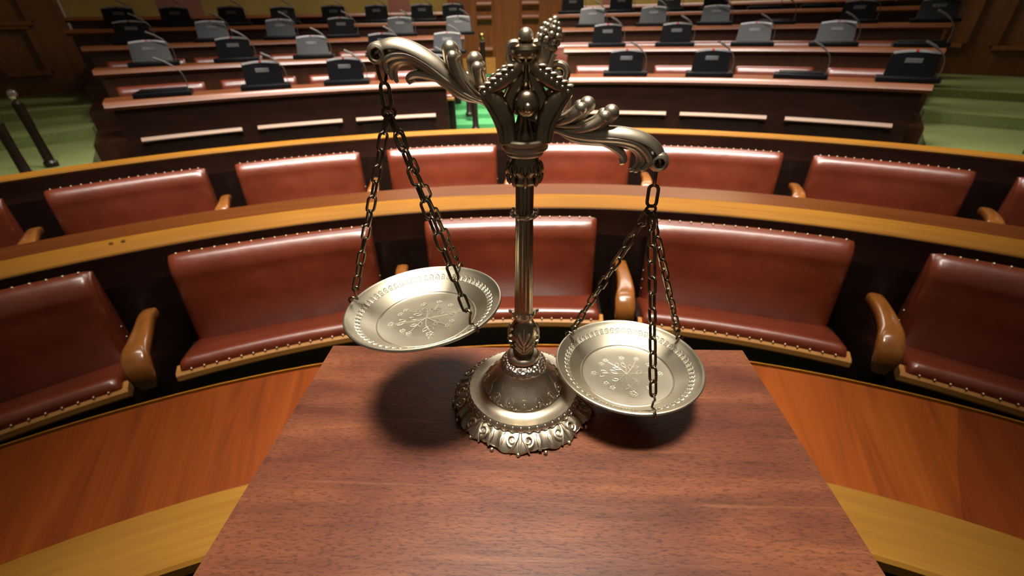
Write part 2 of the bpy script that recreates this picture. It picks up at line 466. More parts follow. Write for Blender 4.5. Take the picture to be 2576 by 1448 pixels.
# ================================================================== ARMRESTS
def make_arm():
    t = thing('armrest', '', 'armrest')
    # local frame: origin on floor at the seat radius, +Y to the back
    path = spline([(0, .13, .535), (0, .07, .548), (.004, -.02, .556), (.004, -.11, .560), (.0, -.165, .556), (0, -.198, .532), (0, -.205, .495), (0, -.19, .455)], 6)
    ws = spline([(.025,), (.025,), (.027,), (.031,), (.035,), (.036,), (.033,), (.022,)], 6)
    rings = []
    pts = [Vector(p) for p in path]
    for i, p in enumerate(pts):
        tv = (pts[min(i + 1, len(pts) - 1)] - pts[max(i - 1, 0)]).normalized()
        up = Vector((1, 0, 0)).cross(tv) * -1
        w = ws[i][0]; h = .022
        ring = []
        for j in range(16):
            th = 2 * pi * j / 16
            cx, cz = cos(th), sin(th)
            e = .55
            ring.append(p + Vector((1, 0, 0)) * w * math.copysign(abs(cx) ** e, cx) + up * h * math.copysign(abs(cz) ** e, cz))
        rings.append(ring)
    bm = bmesh.new(); loft(bm, rings); obj('arm_top', bm, M['armwood'], t)
    bm = bmesh.new()
    prof = [(.16, .05), (-.10, .05), (-.12, .15), (-.12, .36), (-.165, .46), (-.18, .50), (-.16, .535), (.11, .525), (.15, .515), (.17, .45), (.17, .05)]
    loft(bm, [[Vector((x, y, z)) for y, z in prof] for x in (-.022, .022)])
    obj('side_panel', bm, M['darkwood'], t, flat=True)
    return t
arm0 = make_arm(); first = True
armA = {-3: 'rounded wooden armrest at the far left end of the nearest row', -1: 'golden wooden armrest hidden behind the raised left pan, nearest row', 1: 'upright golden wooden armrest between centre and right seats, nearest row',
        -2: 'thick rounded wooden armrest of the nearest row, left of the box', 2: 'thick rounded wooden armrest of the nearest row, right of the box', 3: 'rounded wooden armrest at the far right end of the nearest row'}
for i, ad in ((-3, -48), (-2, -28.6), (-1, -9.6), (1, 9.6), (2, 28.6), (3, 48)):
    a = R_(ad); p = pol(RA, a)
    if first:
        arm0.location = p; arm0.rotation_euler = (0, 0, -a); arm0['label'] = armA[i]; arm0['group'] = 'armrests of the nearest row'; first = False
    else: dup(arm0, p, -a, armA[i], 'armrests of the nearest row')
armB = ['dark and golden armrest of the second row on the centre line, behind the column', 'golden armrest knob between the two innermost %s seats, second row', 'golden armrest knob beside the third %s seat, second row', 'golden armrest knob at the outer %s end, second row']
for j, ad in enumerate((0, 12.7, 25.1, 37.4)):
    for s in ((1,) if j == 0 else (-1, 1)):
        a = R_(ad * s); dup(arm0, pol(RBW, a), -a, armB[j] % ('right' if s > 0 else 'left') if j else armB[0], 'armrests of the second row')

# ================================================================== ROW PARTITIONS WITH DESK TOPS
def partition(name, label, rb, prof_y, prof_r, a):
    sh = (0, CY + rb, 0)
    t = thing(name, label, 'desk', sh)
    r1 = prof_y[0][0] - .008
    bm = bmesh.new(); arc(bm, [(r1 - .012, .0), (r1 + .03, .0), (r1 + .03, .60), (r1 - .012, .60)], -a, a, 70)
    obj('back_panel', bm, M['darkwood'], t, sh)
    bm = bmesh.new(); arc(bm, prof_y, -a, a, 90)
    o = obj('front_edge', bm, M['desk_yellow'], t, sh); o['label'] = 'golden polished front edge'
    if prof_r:
        bm = bmesh.new(); arc(bm, prof_r, -a, a, 90)
        o = obj('desktop', bm, M['desk_red'], t, sh); o['label'] = 'reddish polished desk surface'
    bm = bmesh.new(); arc(bm, [(r1 - .012, .60), (r1 + .03, .60), (r1 + .03, .715), (r1 + .002, .715), (r1, .66)], -a, a, 70)
    return t, bm
ta, bm = partition('curved_desk', 'long curved desk with golden front edge behind the nearest leather seats', 2.88,
    [(2.968, .698), (2.972, .716), (2.980, .724), (3.075, .742), (3.075, .70)],
    [(3.075, .70), (3.075, .7425), (3.225, .742), (3.232, .736), (3.232, .70)], 78)
obj('apron', bm, M['mahogany'], ta, (0, CY + 2.88, 0))
for a in (-30.05, -29.35):
    p = pol(3.04, R_(a)); bm = bmesh.new()
    lathe(bm, [(.0005, .001), (.004, .001), (.0045, .004), (.007, .0045), (.0085, .002), (.0085, -.004)], 20, (p.x, p.y, .7355))
    o = obj('socket', bm, M['brass'], ta, (0, CY + 2.88, 0)); o['label'] = 'small round brass socket in the golden edge'
tb, bm = partition('curved_rail', 'curved golden wood rail topping the second row of leather seats', 4.19,
    [(4.488, .712), (4.484, .724), (4.492, .734), (4.51, .739), (4.555, .742), (4.555, .70)], None, 78)
obj('apron', bm, M['mahogany'], tb, (0, CY + 4.19, 0))

# ================================================================== TIERED DESKS
ZD = {'left': [.852, 1.057, 1.250, 1.430, 1.590], 'right': [.868, 1.105, 1.315, 1.500, 1.640]}
SPAN = {'left': [(-34.3, -5.7), (-34.9, -5.8), (-35.6, -4.2), (-36.6, -4.9), (-36.7, -4.9)], 'right': [(5.9, 35.5), (5.6, 36.2), (5.4, 36.6), (4.6, 36.7), (4.6, 36.7)]}
ordn = ['first', 'second', 'third', 'fourth', 'fifth']
LEDGE = {'left': [(-32.9, -25.3), (-24.0, -16.5), (-15.2, -7.4)], 'right': [(7.6, 15.7), (17.0, 24.6), (26.1, 34.0)]}
for side in ('left', 'right'):
    for k in range(5):
        R0 = 6.6 + 1.1 * k; z = ZD[side][k]; a0, a1 = SPAN[side][k]; fz = TZ[k]
        am = R_((a0 + a1) / 2); base = pol(R0 + .2, am); base.z = fz
        t = thing('tiered_desk', 'dark panelled curved desk of the %s raised tier, %s of the aisle' % (ordn[k], side), 'desk', base, 0, 'tiered chamber desks')
        bm = bmesh.new(); arc(bm, [(R0, z - .045), (R0 + .02, z - .012), (R0 + .035, z), (R0 + .36, z + .004), (R0 + .36, z - .04), (R0 + .04, z - .075)], a0, a1, 40)
        obj('desktop', bm, M['tierwood'], t, base)
        da = math.degrees(.05 / R0)
        bm = bmesh.new(); arc(bm, [(R0 + .06, fz), (R0 + .10, fz), (R0 + .10, z - .04), (R0 + .06, z - .04)], a0 + da, a1 - da, 40)
        obj('front_panel', bm, M['tierpanel'] if k else M['mahogany'], t, base)
        for e, f in ((a0 + da, a0 + 2 * da), (a1 - 2 * da, a1 - da)):
            bm = bmesh.new(); arc(bm, [(R0 + .10, fz), (R0 + .34, fz), (R0 + .34, z - .04), (R0 + .10, z - .04)], e, f, 2)
            obj('end_panel', bm, M['mahogany'], t, base)
        if k == 0:
            for l0, l1 in LEDGE[side]:
                bm = bmesh.new(); arc(bm, [(R0 + .01, .482), (R0 + .06, .462), (R0 + .06, .512), (R0 + .05, .512), (R0 + .01, .488)], l0, l1, 12)
                o = obj('panel_ledge', bm, M['sheenwood'], t, base); o['label'] = 'ledge above the recessed panel, coloured pale for its sheen'
                bm = bmesh.new(); arc(bm, [(R0 + .045, .17), (R0 + .06, .17), (R0 + .06, .455), (R0 + .045, .455)], l0 + .5, l1 - .5, 12)
                obj('lower_panel', bm, M['darkwood'], t, base)
# seats behind the first two tiers
seatC = make_seat('tier_seat', '', .775, 7.2, None, False)
first = True
seatang = {0: {'left': [-30.6, -23.2, -15.9, -8.8], 'right': [9.9, 17.4, 24.6, 31.8]},
           1: {'left': [-31.6, -25.6, -19.6, -13.6, -7.8], 'right': [7.4, 13.2, 19.3, 25.4, 31.6]}}
for k in (0, 1):
    for side in ('left', 'right'):
        L = seatang[k][side]; L = L if side == 'right' else L[::-1]
        for j, ad in enumerate(L):
            a = R_(ad); p = pol(7.18 + 1.1 * k, a); p.z = (.21, .425)[k] if side == 'right' else (.195, .38)[k]
            lab = 'red-brown leather seat behind the %s tier desk %s of the aisle, %s' % (ordn[k], side, ['nearest the aisle', 'second from the aisle', 'third from the aisle', 'fourth from the aisle', 'fifth from the aisle'][j])
            if first:
                seatC.location = p; seatC.rotation_euler = (0, 0, -a); seatC['label'] = lab; seatC['group'] = 'leather seats of the tiers'; first = False
            else: dup(seatC, p, -a, lab, 'leather seats of the tiers')

# ================================================================== DESK TERMINALS
def make_terminal(tilt, is_open=True):
    t = thing('desk_terminal', '', 'terminal')
    bm = bmesh.new(); box(bm, -.24, .24, -.11, .13, 0, .045, .008, 2)
    obj('base_unit', bm, M['black'], t)
    bm = bmesh.new(); box(bm, -.225, .225, -.108, -.085, .0455, .058, .004, 1)
    if is_open:
        bm.free()
        mt = Matrix.Translation((0, .0, .04)) @ Matrix.Rotation(-R_(tilt), 4, 'X')
        bm = bmesh.new()
        prof = [(-.19, 0), (.19, 0), (.178, .20)] + [(.178 - .356 * i / 10, .20 + .018 * sin(pi * i / 10)) for i in range(1, 10)] + [(-.178, .20)]
        loft(bm, [[mt @ Vector((x, y, z)) for x, z in prof] for y in (-.018, .018)])
        s = obj('screen_back', bm, M['black'], t)
        bm = bmesh.new(); box(bm, -.065, .065, -.023, -.015, .115, .155, .003, 1, mt); obj('badge', bm, M['badge'], s)
        for x0, x1 in ((-.17, -.012), (.012, .17)):
            bm = bmesh.new()
            P = [(x0 + (x1 - x0) * i / 6) for i in range(7)]
            f = lambda x: .20 + .018 * sin(pi * (.178 - x) / .356)
            loft(bm, [[mt @ Vector((x, y, z)) for y, z in ((-.021, f(x) - .012), (-.021, f(x) + .006), (.015, f(x) + .008), (.015, f(x) - .012))] for x in P])
            obj('top_trim', bm, M['greytrim'], s)
        bm = bmesh.new(); box(bm, -.012, .012, -.021, .012, .206, .224, .002, 1, mt); obj('indicator', bm, M['reddot'], s)
    else:
        bm.free(); bm = bmesh.new(); box(bm, -.20, .20, -.085, .12, .045, .06, .006, 2); obj('closed_lid', bm, M['black'], t)
    # gooseneck with capsule
    bm = bmesh.new()
    pts = spline([(.215, -.02, .04), (.222, -.02, .12), (.205, -.025, .20), (.16, -.03, .255)], 5)
    tube(bm, pts, .0045, 6); g = obj('gooseneck', bm, M['gooseneck'], t)
    bm = bmesh.new(); tube(bm, [(.16, -.03, .255), (.10, -.04, .30), (.03, -.05, .335)], [.008, .010, .010], 8); obj('microphone_head', bm, M['gooseneck'], g)
    return t
protos = {}
TERM = {0: ([-7.1, -15.4, -22.4, -30.2], [11.4, 19.0, 26.4, 33.8], 'uuuc', 'uucu'),
        1: ([-5.8, -11.9, -18.3, -24.7, -30.8], [9.7, 16.0, 22.6, 28.8, 34.6], 'gugug', 'uuggc'),
        2: ([-4.7, -10.3, -15.7, -21.0, -26.4, -32.0], [8.3, 14.0, 19.5, 24.5, 30.4, 35.5], 'ggugGu', 'ggGcug'),
        3: ([-3.9 - 1.3, -8.2, -12.5, -16.4, -20.8, -24.9, -29.1, -32.9], [6.5, 11.1, 15.5, 19.6, 23.7, 27.9, 31.9], 'uuuuguuu', 'uuguccc')}
TILT = {'u': 3, 'g': 21, 'G': 26}
pos = ['nearest the aisle', 'second from the aisle', 'third from the aisle', 'fourth from the aisle', 'fifth from the aisle', 'sixth from the aisle', 'seventh from the aisle', 'eighth from the aisle']
for k, (la, ra, ls, rs) in TERM.items():
    for side, angs, st in (('left', la, ls), ('right', ra, rs)):
        for j, ad in enumerate(angs):
            c = st[j]; a = R_(ad); p = pol(6.6 + 1.1 * k + .17, a); p.z = ZD[side][k] + .004
            lab = '%s black terminal, %s tier %s of the aisle, %s' % ({'u': 'open', 'g': 'leaning', 'G': 'leaning', 'c': 'closed'}[c], ordn[k], side, pos[j])
            rz = -a + R_(random.uniform(-4, 4))
            if c not in protos:
                t = make_terminal(TILT.get(c, 0), c != 'c'); t.location = p; t.rotation_euler = (0, 0, rz); t['label'] = lab; t['group'] = 'desk terminals on the tiers'; protos[c] = t
            else: dup(protos[c], p, rz, lab, 'desk terminals on the tiers')

# ================================================================== HANDRAIL POSTS
def make_post(h, knob_m):
    t = thing('stair_post', '', 'post')
    bm = bmesh.new(); lathe(bm, [(.055, 0), (.055, .04), (.040, .06), (.036, h * .5), (.040, h - .05), (.044, h - .03), (.02, h - .01), (.012, h)], 14)
    obj('shaft', bm, M['darkwood'], t)
    bm = bmesh.new(); lathe(bm, [(.012, h - .005), (.034, h + .02), (.040, h + .045), (.032, h + .075), (.012, h + .09), (.002, h + .092)], 14)
    obj('knob', bm, knob_m, t); return t
for a, r, z0, h, mk, lab in ((-4.05, 7.55, .31, .46, 'chrome', 'slim dark post with pale knob, left side of the aisle nearest the rail'),
                             (-3.45, 7.0, .22, .40, 'brass', 'short dark post with brass knob beside the green aisle'),
                             (-2.45, 9.0, .46, .72, 'brass', 'tall dark post with brass knob up the aisle by the door'),
                             (-3.15, 8.7, .42, .48, 'brass', 'dark post with bright brass knob, upper left of the aisle'),
                             (-39.4, 7.0, .30, .60, 'chrome', 'dark post with pale metal knob on the left stairs, upper one'),
                             (-40.6, 6.6, .30, .50, 'chrome', 'dark post with pale metal knob at the left picture edge, lower one'),
                             (43.0, 7.0, .30, .52, 'chrome', 'dark post on the green stairs at the right picture edge')):
    t = make_post(h, M[mk]); p = pol(r, R_(a)); p.z = z0; t.location = p; t['label'] = lab; t['group'] = 'stair posts'

# ================================================================== BOX PEDESTAL
K = .774                       # size of the scales and the box
ZT = 1.111
ang = atan2(.387 - .411, .253 + .222)
c0 = Vector((.0155, .399, 0))
t = thing('wooden_pedestal', 'reddish-brown wooden box pedestal under the balance scale', 'pedestal', (c0.x, c0.y - .165, 0), ang)
bm = bmesh.new(); box(bm, -.2375, .2375, -.165, .165, ZT - .03, ZT, .0012, 2); obj('pedestal_top', bm, M['boxwood'], t)
bm = bmesh.new(); box(bm, -.232, .232, -.16, .16, 0, ZT - .03, .001, 1); obj('pedestal_body', bm, M['boxwood'], t)

# ================================================================== BALANCE SCALES
BX, BY = .0115, .413
scale = thing('balance_scale', 'ornate antique pewter balance scale with two hanging pans on wooden pedestal', 'scale', (BX * K, BY * K, ZT))
def sp(name, bm, m, parent=scale, flat=False, lean=True):
    if lean:                                                     # the old stem leans a touch to the right
        for v in bm.verts: v.co.x += .0105 * max(0, v.co.z - .02)
    return obj(name, bm, m, parent, None, flat, K)
# --- foot
def footmod(r, z, a):
    w = max(0, min(1, (r - .070) / .015))
    s = abs(sin(4.5 * a)) ** .7
    return r + w * (.004 * s - .0035 + .0012 * cos(27 * a)), z + (w * .0055 * (1 - s) if z < .004 else w * .0016 * cos(36 * a))
bm = bmesh.new()
lathe(bm, [(.066, .0005), (.086, .0005), (.0885, .002), (.0885, .0045), (.0855, .008), (.081, .0115), (.075, .0145), (.0705, .0165), (.0712, .0185), (.0705, .0215), (.0675, .0245),
           (.0635, .0238), (.058, .0232), (.0530, .0242), (.0500, .0262), (.0498, .0285), (.0482, .0320), (.0445, .0372), (.0390, .0432), (.0340, .0490), (.0305, .0545), (.0288, .0595)], 216, mod=footmod)
foot = sp('foot', bm, M['pewter'])
bm = bmesh.new(); lathe(bm, [(.0288, .059), (.0284, .0612), (.0272, .0638), (.0248, .0660), (.021, .0678), (.016, .0685)], 72); sp('hammered_collar', bm, M['hammered'], foot)
bm = bmesh.new()
lathe(bm, [(.014, .0680), (.0175, .0685), (.0198, .0708), (.0200, .0732), (.0188, .0758), (.016, .0775), (.012, .078)], 60); sp('neck_ring', bm, M['pewter'], foot)
# scrollwork: nine modules of C-scrolls and leaf ridges on the sloping foot
bm = bmesh.new()
def on_foot(r, a):
    T = [(.070, .0168), (.075, .0148), (.081, .0118), (.0855, .0083), (.0885, .0046), (.0905, .002)]
    for (r0, z0), (r1, z1) in zip(T, T[1:]):
        if r <= r1: break
    z = z0 + (z1 - z0) * (r - r0) / (r1 - r0)
    return Vector((r * cos(a), r * sin(a), z))
for i in range(9):
    ac = 2 * pi * (i + .5) / 9 + .1
    for s in (-1, 1):
        sc = spiral(.079, 0, .0065, .0018, 0, 1.3, 16)
        tube(bm, [on_foot(.0795 + (x - .079) * .9, ac + s * (.115 + y / .08)) for x, y in sc], [.0017 - .0005 * q / 16 for q in range(17)], 6, up=Vector((0, 0, 1)))
        tube(bm, [on_foot(r, ac + s * (.03 + .10 * ((r - .07) / .02) ** 2)) for r in (.071, .075, .079, .083, .087, .0893)], [.001, .0015, .0017, .0017, .0014, .001], 6, up=Vector((0, 0, 1)))
        tube(bm, [on_foot(r, ac + s * (.23 + .05 * sin((r - .07) * 150))) for r in (.072, .076, .080, .084, .088)], [.001, .0013, .0015, .0014, .001], 6, up=Vector((0, 0, 1)))
        tube(bm, [on_foot(r, ac + s * (.29 - .04 * sin((r - .07) * 150))) for r in (.074, .079, .084, .0885)], [.001, .0014, .0014, .001], 6, up=Vector((0, 0, 1)))
    tube(bm, [on_foot(r, ac) for r in (.071, .077, .083, .089)], [.001, .0016, .0018, .0012], 6, up=Vector((0, 0, 1)))
sp('scrollwork', bm, M['pewter'], foot)
bm = bmesh.new()
for i in range(9):
    for da in (-.02, .33):
        a = 2 * pi * (i + .5) / 9 + .1 + da
        ball(bm, (.0900 * cos(a), .0900 * sin(a), .0024), .0024, 8)
sp('foot_bead', bm, M['pewter'], foot)
bm = bmesh.new()
for i in range(46):
    a = 2 * pi * i / 46
    mt = Matrix.Rotation(a, 4, 'Z')
    nv = mt @ Vector((.85, 0, .53))
    P = [mt @ Vector((.0697 - .0021 * sin(q), .0035 * cos(q), .0206 + .0034 * sin(q))) for q in [-pi * .98 + pi * .98 * w / 8 for w in range(9)]]
    P = [mt @ Vector((.0672, -.0035, .0246))] + P + [mt @ Vector((.0672, .0035, .0246))]
    tube(bm, P, .00075, 6, up=nv)
    ball(bm, mt @ Vector((.0692, 0, .0214)), .0019, 8, (.8, .8, 1.2))
sp('egg_moulding', bm, M['panrelief'], foot)
bm = bmesh.new()
def on_dome(z, a):
    T = [(.0500, .0275), (.0482, .0320), (.0445, .0372), (.0390, .0432), (.0340, .0490), (.0305, .0545)]
    for (r0, z0), (r1, z1) in zip(T, T[1:]):
        if z <= z1: break
    r = r0 + (r1 - r0) * (z - z0) / (z1 - z0)
    return Vector((r * cos(a), r * sin(a), z))
for i in range(16):
    a = 2 * pi * i / 16; U = Vector((cos(a), sin(a), .8))
    if i % 2 == 0:
        for rr in (.0046, .0026):
            tube(bm, [on_dome(.0350 + rr * sin(q) * .85, a + rr * cos(q) / .046) for q in [2 * pi * w / 14 for w in range(14)]], .00095, 6, True, up=U)
        ball(bm, on_dome(.0350, a), .0016, 8)
        tube(bm, [on_dome(.040 + .009 * q, a + .05 * sin(q * 5)) for q in (0, .3, .6, 1)], [.0009, .0009, .0008, .0004], 6, up=U)
    else:
        for s in (-1, 1):
            tube(bm, [on_dome(.0300 + .0105 * q, a + s * (.02 + .085 * sin(q * pi))) for q in (0, .2, .4, .6, .8, 1)], [.0009, .0014, .0016, .0015, .0011, .0006], 6, up=U)
            ball(bm, on_dome(.0315, a + s * .09), .0017, 8)
        tube(bm, [on_dome(.0300 + .0190 * q, a + .03 * sin(q * 7)) for q in (0, .2, .45, .7, 1)], [.0011, .0010, .0009, .0008, .0005], 6, up=U)
        ball(bm, on_dome(.0345, a), .0015, 8)
    ball(bm, on_dome(.0296, a + .19), .0015, 8)
    tube(bm, [on_dome(.0292 + .0012 * sin(w * 3), a + .3927 * w / 6) for w in range(7)], .0007, 6, up=U)
sp('flower_relief', bm, M['pewter'], foot)
# --- baluster with leaves
bm = bmesh.new()
lathe(bm, [(.0125, .0765), (.0128, .083), (.0150, .091), (.0172, .0995), (.0175, .1055), (.0158, .1135), (.0125, .1205), (.0100, .1255), (.0100, .129), (.0115, .133)], 64)
bal = sp('baluster', bm, M['colmetal'])
bm = bmesh.new()
def on_bal(z, a, lift=.0002):
    T = [(.0128, .083), (.0150, .091), (.0175, .0995), (.0178, .1055), (.0160, .1135), (.0125, .1205), (.0100, .1255)]
    for (r0, z0), (r1, z1) in zip(T, T[1:]):
        if z <= z1: break
    r = r0 + (r1 - r0) * (z - z0) / (z1 - z0) + lift
    return Vector((r * cos(a), r * sin(a), z))
for i in range(4):
    ac = -pi / 2 + pi / 2 * i
    tube(bm, [on_bal(z, ac) for z in (.084, .09, .098, .106, .114, .121)], [.0006, .0009, .001, .001, .0008, .0005], 6)
    for s in (-1, 1):
        for z0, spread in ((.084, .62), (.090, .58), (.096, .48), (.103, .36)):
            tube(bm, [on_bal(z0 + dz, ac + s * spread * (.12 + .9 * sin(q * 1.7))) for q, dz in ((0, 0), (.25, .005), (.5, .0095), (.75, .0125), (1, .0125), (1.2, .0100))], [.0009, .0018, .0021, .0020, .0019, .0011], 8)
sp('leaf_relief', bm, M['pewter'], bal)
bm = bmesh.new()
lathe(bm, [(.0095, .1285), (.0115, .1305), (.0128, .1335), (.0125, .1365), (.0108, .1375)], 64, mod=lambda r, z, a: (r * (1 + .14 * max(0, (z - .129) / .008) * cos(6 * a)), z + .0015 * cos(6 * a) * (r > .0115)))
for i in range(6):
    a = 2 * pi * i / 6; tube(bm, [(.0105 * cos(a), .0105 * sin(a), .129), (.013 * cos(a), .013 * sin(a), .1335), (.0155 * cos(a), .0155 * sin(a), .1372)], [.0015, .002, .0017], 6); ball(bm, (.0156 * cos(a), .0156 * sin(a), .1375), .0019, 8)
sp('leaf_cup', bm, M['pewter'], bal)
# --- fluted column
bm = bmesh.new()
fl = lambda r, z, a: (r * (1 - .085 * (.5 + .5 * cos(10 * a)) ** 2), z)
lathe(bm, [(.0108, .130), (.0106, .145), (.0100, .19), (.0094, .235), (.0091, .255), (.0091, .275), (.0092, .2875)], 120, mod=fl)
colm = sp('column', bm, M['colmetal'])
bm = bmesh.new()
lathe(bm, [(.0088, .2505), (.0105, .2515), (.0112, .2535), (.0105, .2555), (.0088, .2565)], 40)
for i in range(8):
    a = 2 * pi * i / 8 + .2; tube(bm, [(.0105 * cos(a), .0105 * sin(a), .252), (.0130 * cos(a), .0130 * sin(a), .2545), (.0132 * cos(a), .0132 * sin(a), .2572)], [.0018, .002, .0016], 6)
    ball(bm, (.0130 * cos(a), .0130 * sin(a), .2568), .0021, 8)
sp('column_ring', bm, M['pewter'], colm)
# --- capital
bm = bmesh.new()
lathe(bm, [(.0095, .2845), (.0125, .286), (.0140, .2885), (.0128, .292), (.0135, .2955), (.0158, .2985), (.0163, .302), (.0150, .3055), (.0132, .3085), (.0128, .3115), (.0140, .3135)], 60)
cap = sp('capital', bm, M['colmetal'])
bm = bmesh.new()
for i in range(8):
    a = 2 * pi * i / 8
    tube(bm, [(r * cos(a + d), r * sin(a + d), z) for r, z, d in ((.0105, .3, .0), (.0160, .2935, .0), (.0150, .2885, .03), (.0140, .2855, .0))], [.0018, .0024, .0022, .0012], 6)
    for s in (-1, 1): tube(bm, [(r * cos(a + s * d), r * sin(a + s * d), z) for r, z, d in ((.0150, .2955, .05), (.0168, .2995, .16), (.0163, .3035, .22), (.0146, .3065, .15))], [.0010, .0015, .0014, .0009], 6)
    ball(bm, (.0165 * cos(a + .39), .0165 * sin(a + .39), .3005), .0016, 8)
sp('capital_leaves', bm, M['colmetal'], cap)
bm = bmesh.new()
lathe(bm, [(.0135, .3120), (.0165, .3130), (.0172, .3145), (.0165, .3160), (.0185, .3168), (.0212, .3190), (.0214, .3212), (.0200, .3230), (.0205, .3245), (.0230, .3258), (.0234, .3275), (.0222, .3290), (.018, .3292)], 64)
sp('capital_ring', bm, M['pewter'], cap)
# --- yoke (openwork crown that carries the beam): front and back plates
bm = bmesh.new()
def yoke(y0, sgn):
    for s in (-1, 1):
        P = spline([(s * .0150, y0, .327, .0070), (s * .0160, y0, .338, .0074), (s * .0190, y0 + sgn * .001, .350, .0084), (s * .0250, y0 + sgn * .001, .360, .0082), (s * .0330, y0, .3668, .0056)], 6)
        tube(bm, [p[:3] for p in P], [p[3] for p in P], 14, flat=.75)
        P = spline([(s * .0212, y0 + sgn * .002, .328, .0026), (s * .0230, y0 + sgn * .003, .340, .0028), (s * .0283, y0 + sgn * .003, .353, .0030), (s * .0365, y0, .3665, .0034)], 6)
        tube(bm, [p[:3] for p in P], [p[3] for p in P], 8, flat=.9)
        P = spline([(s * .0170, y0 + sgn * .004, .329, .0022), (s * .0180, y0 + sgn * .005, .341, .0024), (s * .0215, y0 + sgn * .005, .353, .0024), (s * .0290, y0 + sgn * .003, .3640, .0022)], 6)
        tube(bm, [p[:3] for p in P], [p[3] for p in P], 8, flat=.9)
        P = spline([(s * .0375, y0, .3668, .0040), (s * .030, y0, .3712, .0058), (s * .021, y0, .3762, .0066), (s * .0125, y0, .3812, .0066), (s * .005, y0, .387, .005)], 6)
        tube(bm, [p[:3] for p in P], [p[3] for p in P], 14, flat=.8)
        P = spline([(s * .0050, y0 * .8, .389, .0042), (s * .0065, y0 * .8, .379, .0050), (s * .0100, y0 * .8, .369, .0058), (s * .0135, y0 * .9, .360, .0062), (s * .0150, y0, .349, .0040), (s * .0135, y0, .340, .0025)], 6)
        tube(bm, [p[:3] for p in P], [p[3] for p in P], 12, flat=.7)
yoke(-.0135, -1); yoke(.0135, 1)
yk = sp('yoke', bm, M['colmetal'])
bm = bmesh.new()
lathe(bm, [(.0150, .3285), (.0140, .332), (.0105, .3365), (.0075, .3425), (.0062, .348), (.0045, .352), (.001, .353)], 40, mod=lambda r, z, a: (r * (1 + .07 * cos(8 * a)), z))
for s in (-1, 1): ball(bm, (s * .0098, -.0105, .3335), .0026, 8)
sp('saddle_cone', bm, M['colmetal'], yk)
bm = bmesh.new()
bm.free()
for y0 in (-.0170, .0170):
    for s in (-1, 1):
        bm = bmesh.new()
        for q in range(6):
            x = .0360 - .0046 * q; z = .3698 + .0031 * q
            ball(bm, (s * x, y0 * .95, z + .0030), .0024, 10, (1.6, .9, .55)); ball(bm, (s * (x - .0015), y0 * 1.06, z - .0010), .0015, 8)
        tube(bm, [(s * .0365, y0 * .94, .3685), (s * .0113, y0 * .94, .3853)], .0016, 6)
        sp('bead_row', bm, M['pewter'], yk)
bm = bmesh.new()
ball(bm, (.0005, -.0175, .3590), .0103, 24, (1, .8, 1.08))
ball(bm, (.0012, -.0255, .3572), .0044, 12)
sp('pivot_boss', bm, M['colmetal'], yk)
# little crown on top
bm = bmesh.new()
lathe(bm, [(.0060, .366), (.0085, .372), (.0098, .379), (.0090, .386), (.0085, .390), (.0108, .3925), (.0128, .3955), (.0132, .399), (.0118, .4015), (.008, .403), (.005, .4035)], 40)
cr = sp('crown', bm, M['colmetal'])
bm = bmesh.new()
for a in (0, pi, pi / 3, 2 * pi / 3):
    P = spline([(.0120, .396), (.0138, .3995), (.0120, .4030), (.0080, .4035), (.005, .4015)], 5)
    tube(bm, [(r * cos(a), r * sin(a), z) for r, z in P], .0032, 10)
sp('crown_lobe', bm, M['pewter'], cr)
bm = bmesh.new(); lathe(bm, [(.004, .400), (.0028, .403), (.0045, .4045), (.0064, .4075), (.0062, .4105), (.0040, .4135), (.0015, .4148), (.0002, .415)], 20); sp('crown_ball', bm, M['pewter'], cr)

